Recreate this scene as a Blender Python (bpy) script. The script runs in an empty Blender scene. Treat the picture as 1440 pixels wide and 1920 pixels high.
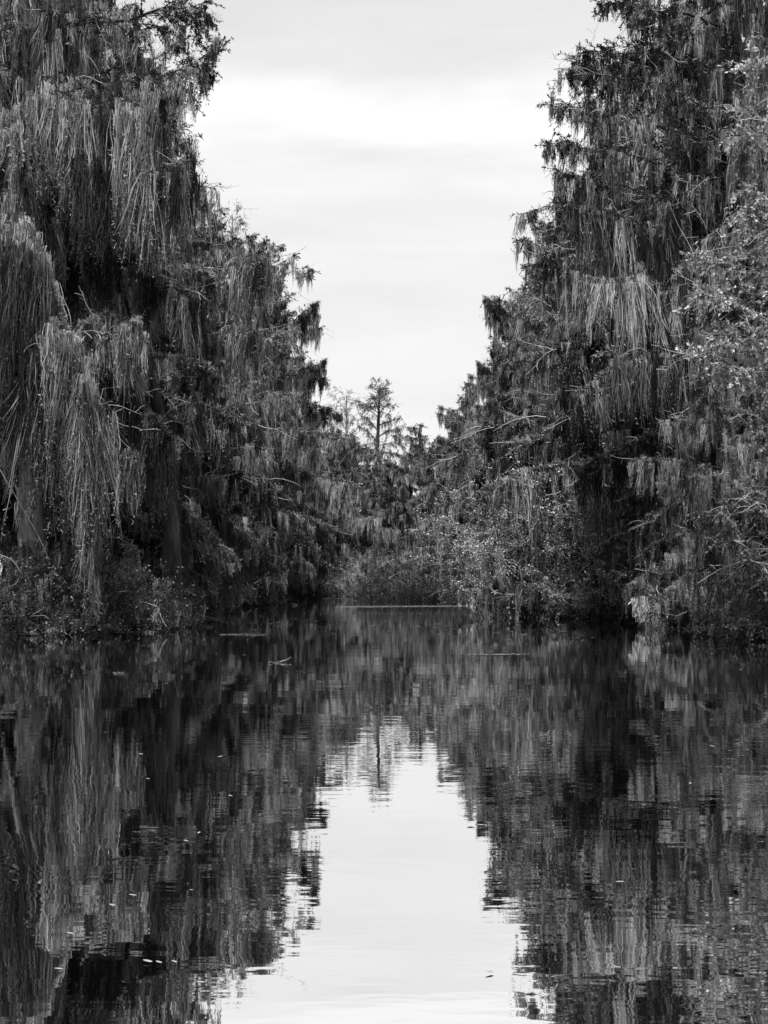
import bpy, math, random
import numpy as np

C = bpy.context.scene.collection
F = 2667.0          # focal length in photo pixels (1440 x 1920)
CH = 1.7            # camera height
HY = 1074.0         # horizon row of the photo
rng = np.random.default_rng(7)
prng = np.random.default_rng(11)    # placement
seed_n = [0]
def reseed(k=None):
    """every thing grows from its own seed, so changing one leaves the others alone"""
    global rng
    seed_n[0] += 1; rng = np.random.default_rng(1000 + seed_n[0] if k is None else k)
V = np.array

def at(px, py, d):
    """photo pixel at distance d -> world point"""
    return V([(px - 720) / F * d, d, CH + (HY - py) / F * d])

# ------------------------------------------------------------------ materials
MAT = {}
def mat(name, base, rough=0.8, var=0.35, translucent=0.0, noise=0.0, nscale=3.0, spec=0.3, stretch=1.0):
    m = bpy.data.materials.new(name); m.use_nodes = True
    nt = m.node_tree; N = nt.nodes; L = nt.links
    N.clear()
    out = N.new('ShaderNodeOutputMaterial')
    b = N.new('ShaderNodeBsdfPrincipled')
    b.inputs['Roughness'].default_value = rough
    b.inputs['Specular IOR Level'].default_value = spec
    at_ = N.new('ShaderNodeAttribute'); at_.attribute_name = 'tint'
    mr = N.new('ShaderNodeMapRange')
    mr.inputs['From Min'].default_value = 0; mr.inputs['From Max'].default_value = 1
    mr.inputs['To Min'].default_value = base * (1 - var); mr.inputs['To Max'].default_value = base * (1 + var)
    L.new(at_.outputs['Fac'], mr.inputs['Value'])
    val = mr.outputs[0]
    if noise > 0:
        tc = N.new('ShaderNodeTexCoord'); mp = N.new('ShaderNodeMapping')
        mp.inputs['Scale'].default_value = (1, 1, stretch)
        nz = N.new('ShaderNodeTexNoise'); nz.inputs['Scale'].default_value = nscale; nz.inputs['Detail'].default_value = 5
        L.new(tc.outputs['Object'], mp.inputs['Vector']); L.new(mp.outputs[0], nz.inputs['Vector'])
        m2 = N.new('ShaderNodeMapRange')
        m2.inputs['From Min'].default_value = .3; m2.inputs['From Max'].default_value = .7
        m2.inputs['To Min'].default_value = 1 - noise; m2.inputs['To Max'].default_value = 1 + noise
        L.new(nz.outputs['Fac'], m2.inputs['Value'])
        mu = N.new('ShaderNodeMath'); mu.operation = 'MULTIPLY'
        L.new(val, mu.inputs[0]); L.new(m2.outputs[0], mu.inputs[1]); val = mu.outputs[0]
    L.new(val, b.inputs['Base Color'])
    if translucent > 0:
        t = N.new('ShaderNodeBsdfTranslucent'); L.new(val, t.inputs['Color'])
        mx = N.new('ShaderNodeMixShader'); mx.inputs[0].default_value = translucent
        L.new(b.outputs[0], mx.inputs[1]); L.new(t.outputs[0], mx.inputs[2]); L.new(mx.outputs[0], out.inputs[0])
    else:
        L.new(b.outputs[0], out.inputs[0])
    MAT[name] = m
    return m

mat('bark', .035, .9, .3, noise=.8, nscale=9, stretch=.2)
mat('bark_pale', .28, .8, .2, noise=.3, nscale=8, stretch=.3)
mat('twig_pale', .42, .7, .45)
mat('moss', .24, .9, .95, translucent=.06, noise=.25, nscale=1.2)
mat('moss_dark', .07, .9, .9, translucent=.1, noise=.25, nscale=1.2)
mat('needles', .016, .7, .8, translucent=.12)
mat('needles_light', .14, .7, .5, translucent=.3)
mat('leaf_bright', .66, .5, .5, translucent=.25, spec=.5)
mat('leaf_dark', .028, .45, .6, translucent=.2, spec=.5)
mat('leaf_mid', .10, .5, .85, translucent=.2, spec=.5)
mat('leaf_pale', .46, .5, .8, translucent=.25, spec=.5)
mat('reed', .02, .7, .5, translucent=.1)
mat('debris_and_riffle', .32, .6, .5)  # floating leaves, and the pale flecks that paint sky reflection on riffles

# ------------------------------------------------------------------ mesh buffers
class Buf:
    def __init__(s): s.v = []; s.f = []; s.t = []; s.n = 0
    def add(s, v, f, t):
        """v (n,3), f (m,4), t (m,)"""
        if len(v) == 0: return
        s.v.append(v.astype(np.float32)); s.f.append((f + s.n).astype(np.int32)); s.t.append(t.astype(np.float32)); s.n += len(v)
    def build(s, name, m, parent=None, smooth=False):
        if not s.v: return None
        v = np.concatenate(s.v); f = np.concatenate(s.f); t = np.concatenate(s.t)
        me = bpy.data.meshes.new(name)
        me.vertices.add(len(v)); me.vertices.foreach_set('co', v.ravel())
        me.loops.add(len(f) * 4); me.loops.foreach_set('vertex_index', f.ravel())
        me.polygons.add(len(f))
        me.polygons.foreach_set('loop_start', np.arange(0, len(f) * 4, 4, dtype=np.int32))
        a = me.attributes.new('tint', 'FLOAT', 'FACE'); a.data.foreach_set('value', np.clip(t, 0, 1))
        if smooth: me.polygons.foreach_set('use_smooth', np.ones(len(f), dtype=bool))
        me.materials.append(MAT[m]); me.update(); me.validate()
        o = bpy.data.objects.new(name, me); C.objects.link(o)
        if parent is not None: o.parent = parent
        return o

def norm(a): return a / np.maximum(np.linalg.norm(a, axis=-1, keepdims=True), 1e-9)

def tubes(buf, P, R, k=4, tint=None, bump=0.0):
    """P (N,n,3) polylines, R (N,n) radii"""
    P = np.asarray(P, float); R = np.asarray(R, float)
    if P.ndim == 2: P = P[None]
    if R.ndim == 1: R = R[None]
    N, n, _ = P.shape
    T = norm(np.gradient(P, axis=1))
    ref = np.where(np.abs(T[..., 2:3]) > .9, V([1., 0, 0]), V([0, 0, 1.]))
    U = norm(np.cross(T, ref)); W = np.cross(T, U)
    a = np.arange(k) / k * 2 * np.pi
    RR = R[:, :, None] * (1 + bump * (rng.random((N, n, k)) - .5))
    v = P[:, :, None] + (U[:, :, None] * np.cos(a)[:, None] + W[:, :, None] * np.sin(a)[:, None]) * RR[..., None]
    i = np.arange(n - 1)[:, None] * k; j = np.arange(k)[None]; jn = (j + 1) % k
    q = np.stack([i + j, i + jn, i + k + jn, i + k + j], -1).reshape(-1, 4)
    f = (q[None] + (np.arange(N) * n * k)[:, None, None]).reshape(-1, 4)
    if tint is None: tint = rng.random(N)
    buf.add(v.reshape(-1, 3), f, np.repeat(tint, len(q)))

def strands(buf, A, L, W, drift=None, nseg=6, curl=.05, tint=None):
    """hanging ribbons: A (N,3) tops, L lengths, W widths"""
    N = len(A)
    if N == 0: return
    t = np.linspace(0, 1, nseg + 1)
    P = np.repeat(A[:, None], nseg + 1, 1).copy()
    P[..., 2] -= L[:, None] * t
    wob = np.cumsum(rng.normal(0, 1, (N, nseg + 1, 2)), 1); wob -= wob[:, :1]
    P[..., :2] += wob * curl * np.minimum(L, 2.)[:, None, None] / math.sqrt(nseg)
    if drift is not None: P += drift[:, None] * (t ** 1.4)[None, :, None]
    yaw = rng.random(N)[:, None] * np.pi + np.cumsum(rng.normal(0, .35, (N, nseg + 1)), 1)
    E = np.stack([np.cos(yaw), np.sin(yaw), rng.normal(0, .25, yaw.shape)], -1)
    w = W[:, None] * (.2 + 1.5 * rng.random((N, nseg + 1)) ** 1.6) * (1 - t ** 3)[None] * .5 + .002
    v = np.stack([P - E * w[..., None], P + E * w[..., None]], 2)       # N,n,2,3
    i = np.arange(nseg) * 2
    q = np.stack([i, i + 1, i + 3, i + 2], -1)
    f = (q[None] + (np.arange(N) * (nseg + 1) * 2)[:, None, None]).reshape(-1, 4)
    if tint is None: tint = rng.random(N)
    buf.add(v.reshape(-1, 3), f, np.repeat(tint, nseg))

LT = 0.0    # light or dark character of the bough being built
def hanks(buf, A, L, R, S=18, w=.024, wind=None, curl=.045, nseg=5, fuzz=0, CT=None):
    """clumps of hanging moss strands; each clump narrows to a point"""
    A = np.asarray(A, float)
    M = len(A)
    if M == 0: return
    L = np.broadcast_to(L, M); R = np.broadcast_to(R, M)
    off = rng.normal(0, .55, (M, S, 3)) * R[:, None, None]
    off[..., 2] = np.abs(off[..., 2]) * -.5
    r = np.linalg.norm(off[..., :2], axis=-1) / R[:, None]
    ll = L[:, None] * np.clip(1.05 - .42 * r, .2, 1.1) * (.35 + .65 * rng.random((M, S)) ** .6)
    dr = -off * .55; dr[..., 2] = 0
    hd = rng.normal(0, .065, (M, 1, 3)) * L[:, None, None]; hd[..., 2] = 0
    dr = dr + hd
    if wind is not None: dr = dr + np.asarray(wind) * ll[..., None]
    ct = LT + (0 if CT is None else CT[:, None]) + rng.beta(1.1, 2.0, (M, 1)) + rng.normal(0, .12, (M, S))
    strands(buf, (A[:, None] + off).reshape(-1, 3), ll.ravel(), np.full(M * S, w) * (.5 + rng.random(M * S)),
            dr.reshape(-1, 3), nseg, curl, ct.ravel())
    if fuzz:
        K = int(fuzz * 2.6)
        s = rng.random((M, K)) ** 1.2
        p = A[:, None] + rng.normal(0, .5, (M, K, 3)) * (R[:, None] * (1 - .6 * s))[..., None]
        p[..., 2] = A[:, None, 2] - s * L[:, None] * .9
        p += hd * (s ** 1.4)[..., None]
        if wind is not None: p += np.asarray(wind) * (L[:, None] * s * .9)[..., None]
        d = rng.normal(0, 1, (M * K, 3)); d[:, 2] -= .8
        leaves(buf, p.reshape(-1, 3), norm(d), .04 + .13 * rng.random(M * K) ** 2, .006 + .012 * rng.random(M * K), (ct.mean(1)[:, None] + rng.normal(0.05, .2, (M, K))).ravel())

def leaves(buf, P, D, ln, wd, tint=None):
    """rhombic leaves: base P, direction D"""
    N = len(P)
    if N == 0: return
    ln = np.broadcast_to(ln, N); wd = np.broadcast_to(wd, N)
    s = norm(np.cross(D, rng.normal(0, 1, (N, 3)))) * wd[:, None]
    m = P + D * (ln * .5)[:, None]
    v = np.stack([P, m - s, P + D * ln[:, None], m + s], 1)
    f = np.arange(N * 4).reshape(-1, 4)
    if tint is None: tint = rng.random(N)
    buf.add(v.reshape(-1, 3), f, tint)

# ------------------------------------------------------------------ object helpers
def tag(o, label=None, cat=None, group=None, kind=None):
    if label: o['label'] = label
    if cat: o['category'] = cat
    if group: o['group'] = group
    if kind: o['kind'] = kind
    return o

def empty(name, loc=(0, 0, 0), rz=0):
    o = bpy.data.objects.new(name, None); C.objects.link(o)
    o.location = loc; o.rotation_euler = (0, 0, rz); o.empty_display_size = .3
    return o

def copy_tree(o, parent=None):
    c = o.copy(); C.objects.link(c); c.parent = parent
    for ch in o.children: copy_tree(ch, c)
    return c

# ------------------------------------------------------------------ limbs
def polyline(start, az, el, length, n=8, droop=.3, wob=.06, up=0.0):
    """batch of bending polylines. start (N,3), az, el, length (N,)"""
    N = len(start)
    az = np.broadcast_to(az, N)[:, None] + np.cumsum(rng.normal(0, wob * 2, (N, n)), 1)
    s = np.linspace(0, 1, n)
    e = np.broadcast_to(el, N)[:, None] - np.broadcast_to(droop, N)[:, None] * s * 1.6 + up * s ** 2 + np.cumsum(rng.normal(0, wob, (N, n)), 1)
    st = np.broadcast_to(length, N)[:, None] / (n - 1)
    d = np.stack([np.cos(az) * np.cos(e), np.sin(az) * np.cos(e), np.sin(e)], -1) * st[..., None]
    P = np.cumsum(d, 1); P = P - P[:, :1]
    return P + np.asarray(start)[:, None], az, e

def pick(P, i, s):
    """point at parameter s along polylines P[i]"""
    n = P.shape[1]; x = s * (n - 1); k = np.minimum(x.astype(int), n - 2); fr = (x - k)[:, None]
    return P[i, k] * (1 - fr) + P[i, k + 1] * fr, k

def limb(parent, start, az, el, length, r0, droop=.35, fol=1.0, mos=1.0, ml=2.5, lod=1.0, wood=None, leafm='needles',
         mossm='moss', path=None, merged=None, wind=None, S=17, dead=.25, sub_d=.32, leafk=1.0, subl=1.0, fuzz=10, mtop=.12, hr=.11, lw=1., spill=None):
    """one bough: limb wood, its foliage, its moss"""
    global LT
    LT = rng.normal(0, .2)
    wb, fb, mb, db = merged if merged else (Buf(), Buf(), Buf(), Buf())
    if spill and not merged: db = spill[1]
    if path is None:
        P, A, E = polyline(V([start]), az, el, length, 9, droop, .07)
    else:
        P = np.asarray(path, float)[None]
        d = np.gradient(P, axis=1); A = np.arctan2(d[..., 1], d[..., 0]); E = np.arctan2(d[..., 2], np.hypot(d[..., 0], d[..., 1]))
        length = np.linalg.norm(np.diff(P[0], axis=0), axis=1).sum()
    n = P.shape[1]
    tubes(wb, P, (r0 * np.linspace(1, .15, n))[None], 5, bump=.3)
    m = max(3, int(length / (sub_d * lod)))
    s = np.sort(rng.uniform(.12, 1, m)); p, k = pick(P, np.zeros(m, int), s)
    side = np.where(np.arange(m) % 2, 1, -1)
    sl = subl * (.35 + .30 * (1 - s) * length + .25 * rng.random(m)) * (.6 + .6 * rng.random(m)); sl = np.minimum(sl, 2.2)
    saz = A[0, k] + side * rng.uniform(.5, 1.25, m); sel = E[0, k] + rng.normal(.1, .3, m)
    SP, SA, SE = polyline(p, saz, sel, sl, 6, rng.uniform(.1, .6, m), .1)
    sr = np.minimum(r0 * .35, .012 + .012 * sl)
    tubes(wb, SP, sr[:, None] * np.linspace(1, .3, 6), 3)
    # twigs
    q = 5; ti = np.repeat(np.arange(m), q); ts = rng.uniform(.2, 1, m * q)
    tp, tk = pick(SP, ti, ts)
    tl = rng.uniform(.2, .55, m * q)
    TP, TA, TE = polyline(tp, SA[ti, tk] + rng.choice([-1, 1], m * q) * rng.uniform(.3, 1.1, m * q), SE[ti, tk] + rng.normal(0, .4, m * q), tl, 4, rng.uniform(0, .6, m * q), .15)
    tubes(wb, TP, np.full((m * q, 4), .007 * lod) * V([1, .9, .8, .5]), 3)
    # bare dead pale twigs sticking out
    nd = int(m * dead + rng.random())
    if nd:
        di = rng.integers(0, m, nd); dp, dk = pick(SP, di, rng.uniform(0, .8, nd))
        DP, DA, DE = polyline(dp, SA[di, dk] + rng.normal(0, .8, nd), rng.normal(.05, .35, nd), rng.uniform(.5, 1.7, nd), 6, .1, .2)
        tubes(db, DP, np.full((nd, 6), .013) * np.linspace(1, .35, 6), 3)
        e_i = np.repeat(np.arange(nd), 3); ep, ek = pick(DP, e_i, rng.uniform(.3, .9, nd * 3))
        EP, _, _ = polyline(ep, DA[e_i, ek] + rng.normal(0, .8, nd * 3), rng.normal(0, .5, nd * 3), rng.uniform(.1, .45, nd * 3), 4, .1, .2)
        tubes(db, EP, np.full((nd * 3, 4), .007), 3)
    # foliage on twigs
    if fol > 0:
        K = int(20 * fol / lod ** 1.2)
        if K < 1: K = 1
        keep = rng.random(m * q) < min(1, .45 + .45 * fol)
        idx = np.repeat(np.nonzero(keep)[0], K); fs = rng.random(len(idx))
        fp, fk = pick(TP, idx, fs)
        d = np.stack([np.cos(TA[idx, fk]), np.sin(TA[idx, fk]), np.sin(TE[idx, fk])], -1) + rng.normal(0, .75, (len(idx), 3))
        d[:, 2] -= .1
        d = norm(d)
        ct = LT + rng.normal(.5, .25, m * q)[idx] + rng.normal(0, .15, len(idx))
        leaves(fb, fp, d, leafk * lod * rng.uniform(.05, .14, len(idx)), lw * leafk * lod * rng.uniform(.009, .02, len(idx)), ct)
    # moss
    if mos > 0:
        M = int(length * 10 * mos / lod)
        nc = max(2, int(length * 1.7)); cc = rng.uniform(mtop, 1, nc); cf = rng.uniform(.3, 1.25, nc); ci = rng.integers(0, nc, M)
        ms = np.clip(cc[ci] + rng.normal(0, .13 / max(length, .5), M), 0, 1); mp, _ = pick(P, np.zeros(M, int), ms)
        mp += rng.normal(0, .09, mp.shape); mp[:, 2] -= rng.exponential(.12, M)
        L1 = ml * cf[ci] * rng.uniform(.3, 1, M) * np.clip(1.2 - .7 * ms, .3, 1.1)
        M2 = int(m * 4.0 * mos); mi = rng.integers(0, m, M2); mj = rng.beta(.6, .6, M2) * .9 + .1; mq, _ = pick(SP, mi, mj)
        sf = rng.uniform(.2, 1.1, m); L2 = ml * .7 * sf[mi] * rng.uniform(.2, 1, M2); mq[:, 2] -= rng.exponential(.08, M2)
        CT = np.concatenate([rng.normal(0, .2, nc)[ci], rng.normal(0, .2, m)[mi]])
        if spill and not merged and M + M2 < 18: mb = spill[0]
        AA = np.concatenate([mp, mq]); LL = np.concatenate([L1, L2])
        hanks(mb, AA, LL, hr * (.6 + .8 * rng.random(len(AA))) * lod ** .3, S, .022 * lod, wind=wind, fuzz=fuzz, CT=CT)
        # fuzzy sleeve on the wood
        nf = int(M * 14); 
        fp, _ = pick(P, np.zeros(nf, int), rng.uniform(mtop, 1, nf)); d = rng.normal(0, 1, (nf, 3)); d[:, 2] -= .5
        leaves(mb, fp + rng.normal(0, .03, fp.shape), norm(d), lod * rng.uniform(.08, .25, nf), .012 * lod, rng.random(nf))
    if merged:
        LT = 0.0; return None
    lo = wb.build('limb', wood or 'bark', parent)
    if fol > 0: fb.build('foliage', leafm, lo)
    if mos > 0 and not (spill and mb is spill[0]): mb.build('moss', mossm, lo)
    if nd and not spill: db.build('dead_twigs', 'twig_pale', lo)
    LT = 0.0
    return lo

def trunk_path(H, lean=(0, 0), n=14, wob=.12):
    t = np.linspace(0, 1, n)
    w = np.cumsum(rng.normal(0, wob, (n, 2)), 0) * t[:, None]
    t2 = np.linspace(0, 1, 4 * n); w = np.stack([np.interp(t2, t, w[:, j]) for j in (0, 1)], -1); t = t2; n = 4 * n
    P = np.zeros((n, 3)); P[:, 2] = t * H - .5 * (t == 0); P[:, :2] = w * .6 + np.outer(t, lean)
    return P

def tree(name, label, cat='tree', H=20., r=.3, c0=.2, nl=24, prof=None, fol=1., mos=1., ml=2.6, lod=1., bias=.5, lean=(0, 0),
         split=True, leafm='needles', mossm='moss', bark='bark', dead=.25, group=None, el=(.25, .9), droop=.35, leafk=1., wind=None,
         subl=1., azs=None, lw=1., seed=None, S=17, fuzz=14, wob=.12, hr=.11, sub_d=.32):
    """cypress whose open side faces local +X"""
    reseed(seed)
    root = empty(name); tag(root, label, cat, group)
    P = trunk_path(H, lean, wob=wob)
    t = np.linspace(0, 1, len(P))
    R = r * (1 - t) ** .8 + .03 + r * .9 * np.exp(-t * H / 1.0)
    tb = Buf(); tubes(tb, P, R[None], 14, tint=V([.5]), bump=.22)
    tr = tb.build('trunk', bark, root)
    mb0 = Buf(); db0 = Buf()
    if mos > 0:
        M = int(H * 5 * mos); s = rng.uniform(.05, 1, M); p, _ = pick(P[None], np.zeros(M, int), s)
        a = rng.random(M) * 2 * np.pi; rr = np.interp(s, t, R)
        p[:, 0] += np.cos(a) * rr; p[:, 1] += np.sin(a) * rr
        hanks(mb0, p, rng.uniform(.4, 1.6, M), .12, S, .022 * lod)
    prof = prof or (lambda h: 3.2 * (1 - h) ** .6 + .5)
    merged = None if split else (Buf(), Buf(), Buf(), Buf())
    for i in range(nl):
        h = c0 + (1 - c0) * ((i + rng.random() * .8) / nl)
        az = (i * 2.4 + rng.normal(0, .4)) if azs is None else rng.uniform(*azs)
        az = math.atan2(math.sin(az), math.cos(az)); az *= (1 - .35 * bias)
        Lm = prof(h) * (1 + bias * math.cos(az)) / (1 + bias) * (rng.uniform(.6, 1.1) if rng.random() < .8 else 1.3)
        Lm = max(Lm, .6)
        p, _ = pick(P[None], V([0]), V([min(h, .995)]))
        e = el[0] + (el[1] - el[0]) * h ** 2 + rng.normal(0, .15)
        f = fol * (.18 + 1.05 * h ** 1.3); mo = mos * (1.15 - 1.0 * h ** 3)
        limb(root, p[0], az, e, Lm, .018 + .022 * Lm * (1.2 - h), droop, f, mo, ml, lod, bark, leafm, mossm, merged=merged, wind=wind,
             dead=dead, leafk=leafk, subl=subl, S=S, fuzz=fuzz, hr=hr, sub_d=sub_d, spill=None if merged else (mb0, db0))
    if mos > 0: mb0.build('moss', mossm, tr)
    db0.build('dead_twigs', 'twig_pale', root)
    if merged:
        merged[0].build('branches', bark, root)
        merged[1].build('crown', leafm, root)
        merged[2].build('moss', mossm, root)
        merged[3].build('dead_twigs', 'twig_pale', root)
    return root

def shrub(name, label, W=1.6, H=2.6, ns=40, leafm='leaf_mid', lk=1., K=10, mos=.3, wood='bark', group=None, dead=.2, cat='shrub', ml=1.2, lean=0., tw=7, sr=.02, elr=.7):
    reseed()
    root = empty(name); tag(root, label, cat, group)
    wb, fb, mb, db = Buf(), Buf(), Buf(), Buf()
    b = np.zeros((ns, 3)); b[:, :2] = rng.normal(0, W * .28, (ns, 2)); b[:, 2] = -.25
    P, A, E = polyline(b, rng.random(ns) * 2 * np.pi, rng.uniform(elr, 1.5, ns), H * rng.uniform(.6, 1.15, ns), 9, rng.uniform(.1, 1.0, ns), .1)
    P[..., 0] += lean * np.clip(P[..., 2], 0, None)
    tubes(wb, P, np.full((ns, 9), sr) * np.linspace(1.2, .3, 9), 3)
    m = ns * tw; ti = np.repeat(np.arange(ns), tw); tp, tk = pick(P, ti, rng.uniform(.15, 1, m))
    TP, TA, TE = polyline(tp, rng.random(m) * 2 * np.pi, rng.normal(.25, .5, m), rng.uniform(.25, .95, m), 5, rng.uniform(0, .5, m), .15)
    tubes(wb, TP, np.full((m, 5), .007), 3)
    idx = np.repeat(np.arange(m), K); fp, fk = pick(TP, idx, rng.random(len(idx)))
    d = norm(rng.normal(0, 1, (len(idx), 3)) + V([0, 0, .25]))
    fp = fp + rng.normal(0, .06, fp.shape)
    ct = rng.normal(.5, .2, m)[idx] + rng.normal(0, .2, len(idx))
    leaves(fb, fp, d, lk * rng.uniform(.06, .12, len(idx)), lk * rng.uniform(.016, .034, len(idx)), ct)
    nd = int(ns * dead)
    if nd:
        di = rng.integers(0, ns, nd); dp, dk = pick(P, di, rng.uniform(.2, .9, nd))
        DP, DA, DE = polyline(dp, rng.random(nd) * 6.3, rng.normal(.2, .4, nd), rng.uniform(.5, 1.4, nd), 7, .2, .2)
        tubes(db, DP, np.full((nd, 7), .011) * np.linspace(1, .4, 7), 3)
    if mos > 0:
        global LT
        LT = -.12
        M = int(m * mos); mi = rng.integers(0, m, M); mp, _ = pick(TP, mi, rng.random(M))
        hanks(mb, mp, np.minimum(ml * rng.uniform(.3, 1, M), np.maximum(mp[:, 2] - .05, .1)), .12, 14, .02, fuzz=14); LT = 0.0
    wb.build('stems', wood, root); fb.build('foliage', leafm, root)
    if mos > 0: mb.build('moss', 'moss', root)
    if nd: db.build('dead_twigs', 'twig_pale', root)
    return root

# ------------------------------------------------------------------ water, ground
LB = V([[0, -15], [30, -13], [38, -10.5], [42, -8.2], [50, -8.3], [74, -8.6], [98, -8.2], [110, -5.2], [117, -2.0], [121, 6], [400, 60]])
RB = V([[0, 15], [28, 12], [34, 10.2], [44, 10.6], [52, 10.9], [55.5, 5.9], [72, 7.3], [83, 6.2], [85.5, 0.5], [92, .2], [104, -1.5], [118, -3], [121, -6], [400, -60]])
def land(x, y):
    return np.maximum(np.interp(y, LB[:, 0], LB[:, 1]) - x, x - np.interp(y, RB[:, 0], RB[:, 1]))
def ground():
    xs = np.concatenate([np.linspace(-400, -42, 14), np.linspace(-40, 40, 161), np.linspace(42, 400, 14)])
    ys = np.concatenate([np.linspace(-60, 18, 14), np.linspace(20, 150, 175), np.linspace(155, 700, 16)])
    X, Y = np.meshgrid(xs, ys)
    d = land(X, Y)
    nz = .25 * np.sin(X * 1.7 + Y * .6) * np.sin(Y * 1.3 - X * .4) + .15 * np.sin(X * 3.1 + 1) * np.sin(Y * 2.7)
    Z = np.clip((d + nz) * .35, -1.5, .22) + .06 * nz
    v = np.stack([X, Y, Z], -1).reshape(-1, 3)
    nx = len(xs); i = (np.arange(len(ys) - 1)[:, None] * nx + np.arange(nx - 1)[None]).ravel()
    f = np.stack([i, i + 1, i + nx + 1, i + nx], -1)
    b = Buf(); b.add(v, f, np.full(len(f), .5)); o = b.build('ground', 'mud', smooth=True)
    tag(o, 'dark muddy swamp banks on both sides of the channel', 'ground', kind='structure')
mat('mud', .02, .9, .2, noise=.5, nscale=1.5)
ground()

def water():
    m = bpy.data.materials.new('water'); m.use_nodes = True; nt = m.node_tree; N = nt.nodes; L = nt.links; N.clear()
    out = N.new('ShaderNodeOutputMaterial')
    tc = N.new('ShaderNodeTexCoord')
    def noise(sx, sy, det):
        mp = N.new('ShaderNodeMapping'); mp.inputs['Scale'].default_value = (sx, sy, 1)
        nz = N.new('ShaderNodeTexNoise'); nz.inputs['Scale'].default_value = 1; nz.inputs['Detail'].default_value = det
        L.new(tc.outputs['Object'], mp.inputs['Vector']); L.new(mp.outputs[0], nz.inputs['Vector']); return nz.outputs['Fac']
    a = noise(.6, 1.1, 2); b = noise(2.5, 6., 2)
    # gusts: patches of the surface are a little rougher than others
    g = noise(.05, .12, 2)
    gr = N.new('ShaderNodeMapRange'); gr.inputs['From Min'].default_value = .42; gr.inputs['From Max'].default_value = .65
    gr.inputs['To Min'].default_value = .25; gr.inputs['To Max'].default_value = 1.0; L.new(g, gr.inputs['Value'])
    b2 = N.new('ShaderNodeMath'); b2.operation = 'MULTIPLY'; L.new(b, b2.inputs[0]); L.new(gr.outputs[0], b2.inputs[1])
    bp1 = N.new('ShaderNodeBump'); bp1.inputs['Strength'].default_value = 1; bp1.inputs['Distance'].default_value = .0026; L.new(a, bp1.inputs['Height'])
    bp2 = N.new('ShaderNodeBump'); bp2.inputs['Strength'].default_value = 1; bp2.inputs['Distance'].default_value = .0015
    L.new(b2.outputs[0], bp2.inputs['Height']); L.new(bp1.outputs[0], bp2.inputs['Normal'])
    gl = N.new('ShaderNodeBsdfGlossy'); gl.inputs['Roughness'].default_value = .012; gl.inputs['Color'].default_value = (1, 1, 1, 1)
    df = N.new('ShaderNodeBsdfDiffuse'); df.inputs['Color'].default_value = (.004, .004, .004, 1)
    L.new(bp2.outputs[0], gl.inputs['Normal'])
    lw = N.new('ShaderNodeLayerWeight'); lw.inputs['Blend'].default_value = .5
    mr = N.new('ShaderNodeValToRGB'); r = mr.color_ramp; r.elements[0].position = .25; r.elements[0].color = (.03, .03, .03, 1)
    r.elements[1].position = 1; r.elements[1].color = (.97, .97, .97, 1); e = r.elements.new(.62); e.color = (.86, .86, .86, 1)
    L.new(lw.outputs['Facing'], mr.inputs[0])
    mx = N.new('ShaderNodeMixShader'); L.new(mr.outputs[0], mx.inputs[0]); L.new(df.outputs[0], mx.inputs[1]); L.new(gl.outputs[0], mx.inputs[2])
    L.new(mx.outputs[0], out.inputs[0]); MAT['water'] = m
    bf = Buf(); bf.add(V([[-400, -60, 0], [400, -60, 0], [400, 700, 0], [-400, 700, 0.]]), V([[0, 1, 2, 3]]), V([.5]))
    tag(bf.build('water', 'water'), 'still black swamp channel mirroring trees and sky', 'water', kind='structure')
water()

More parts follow.
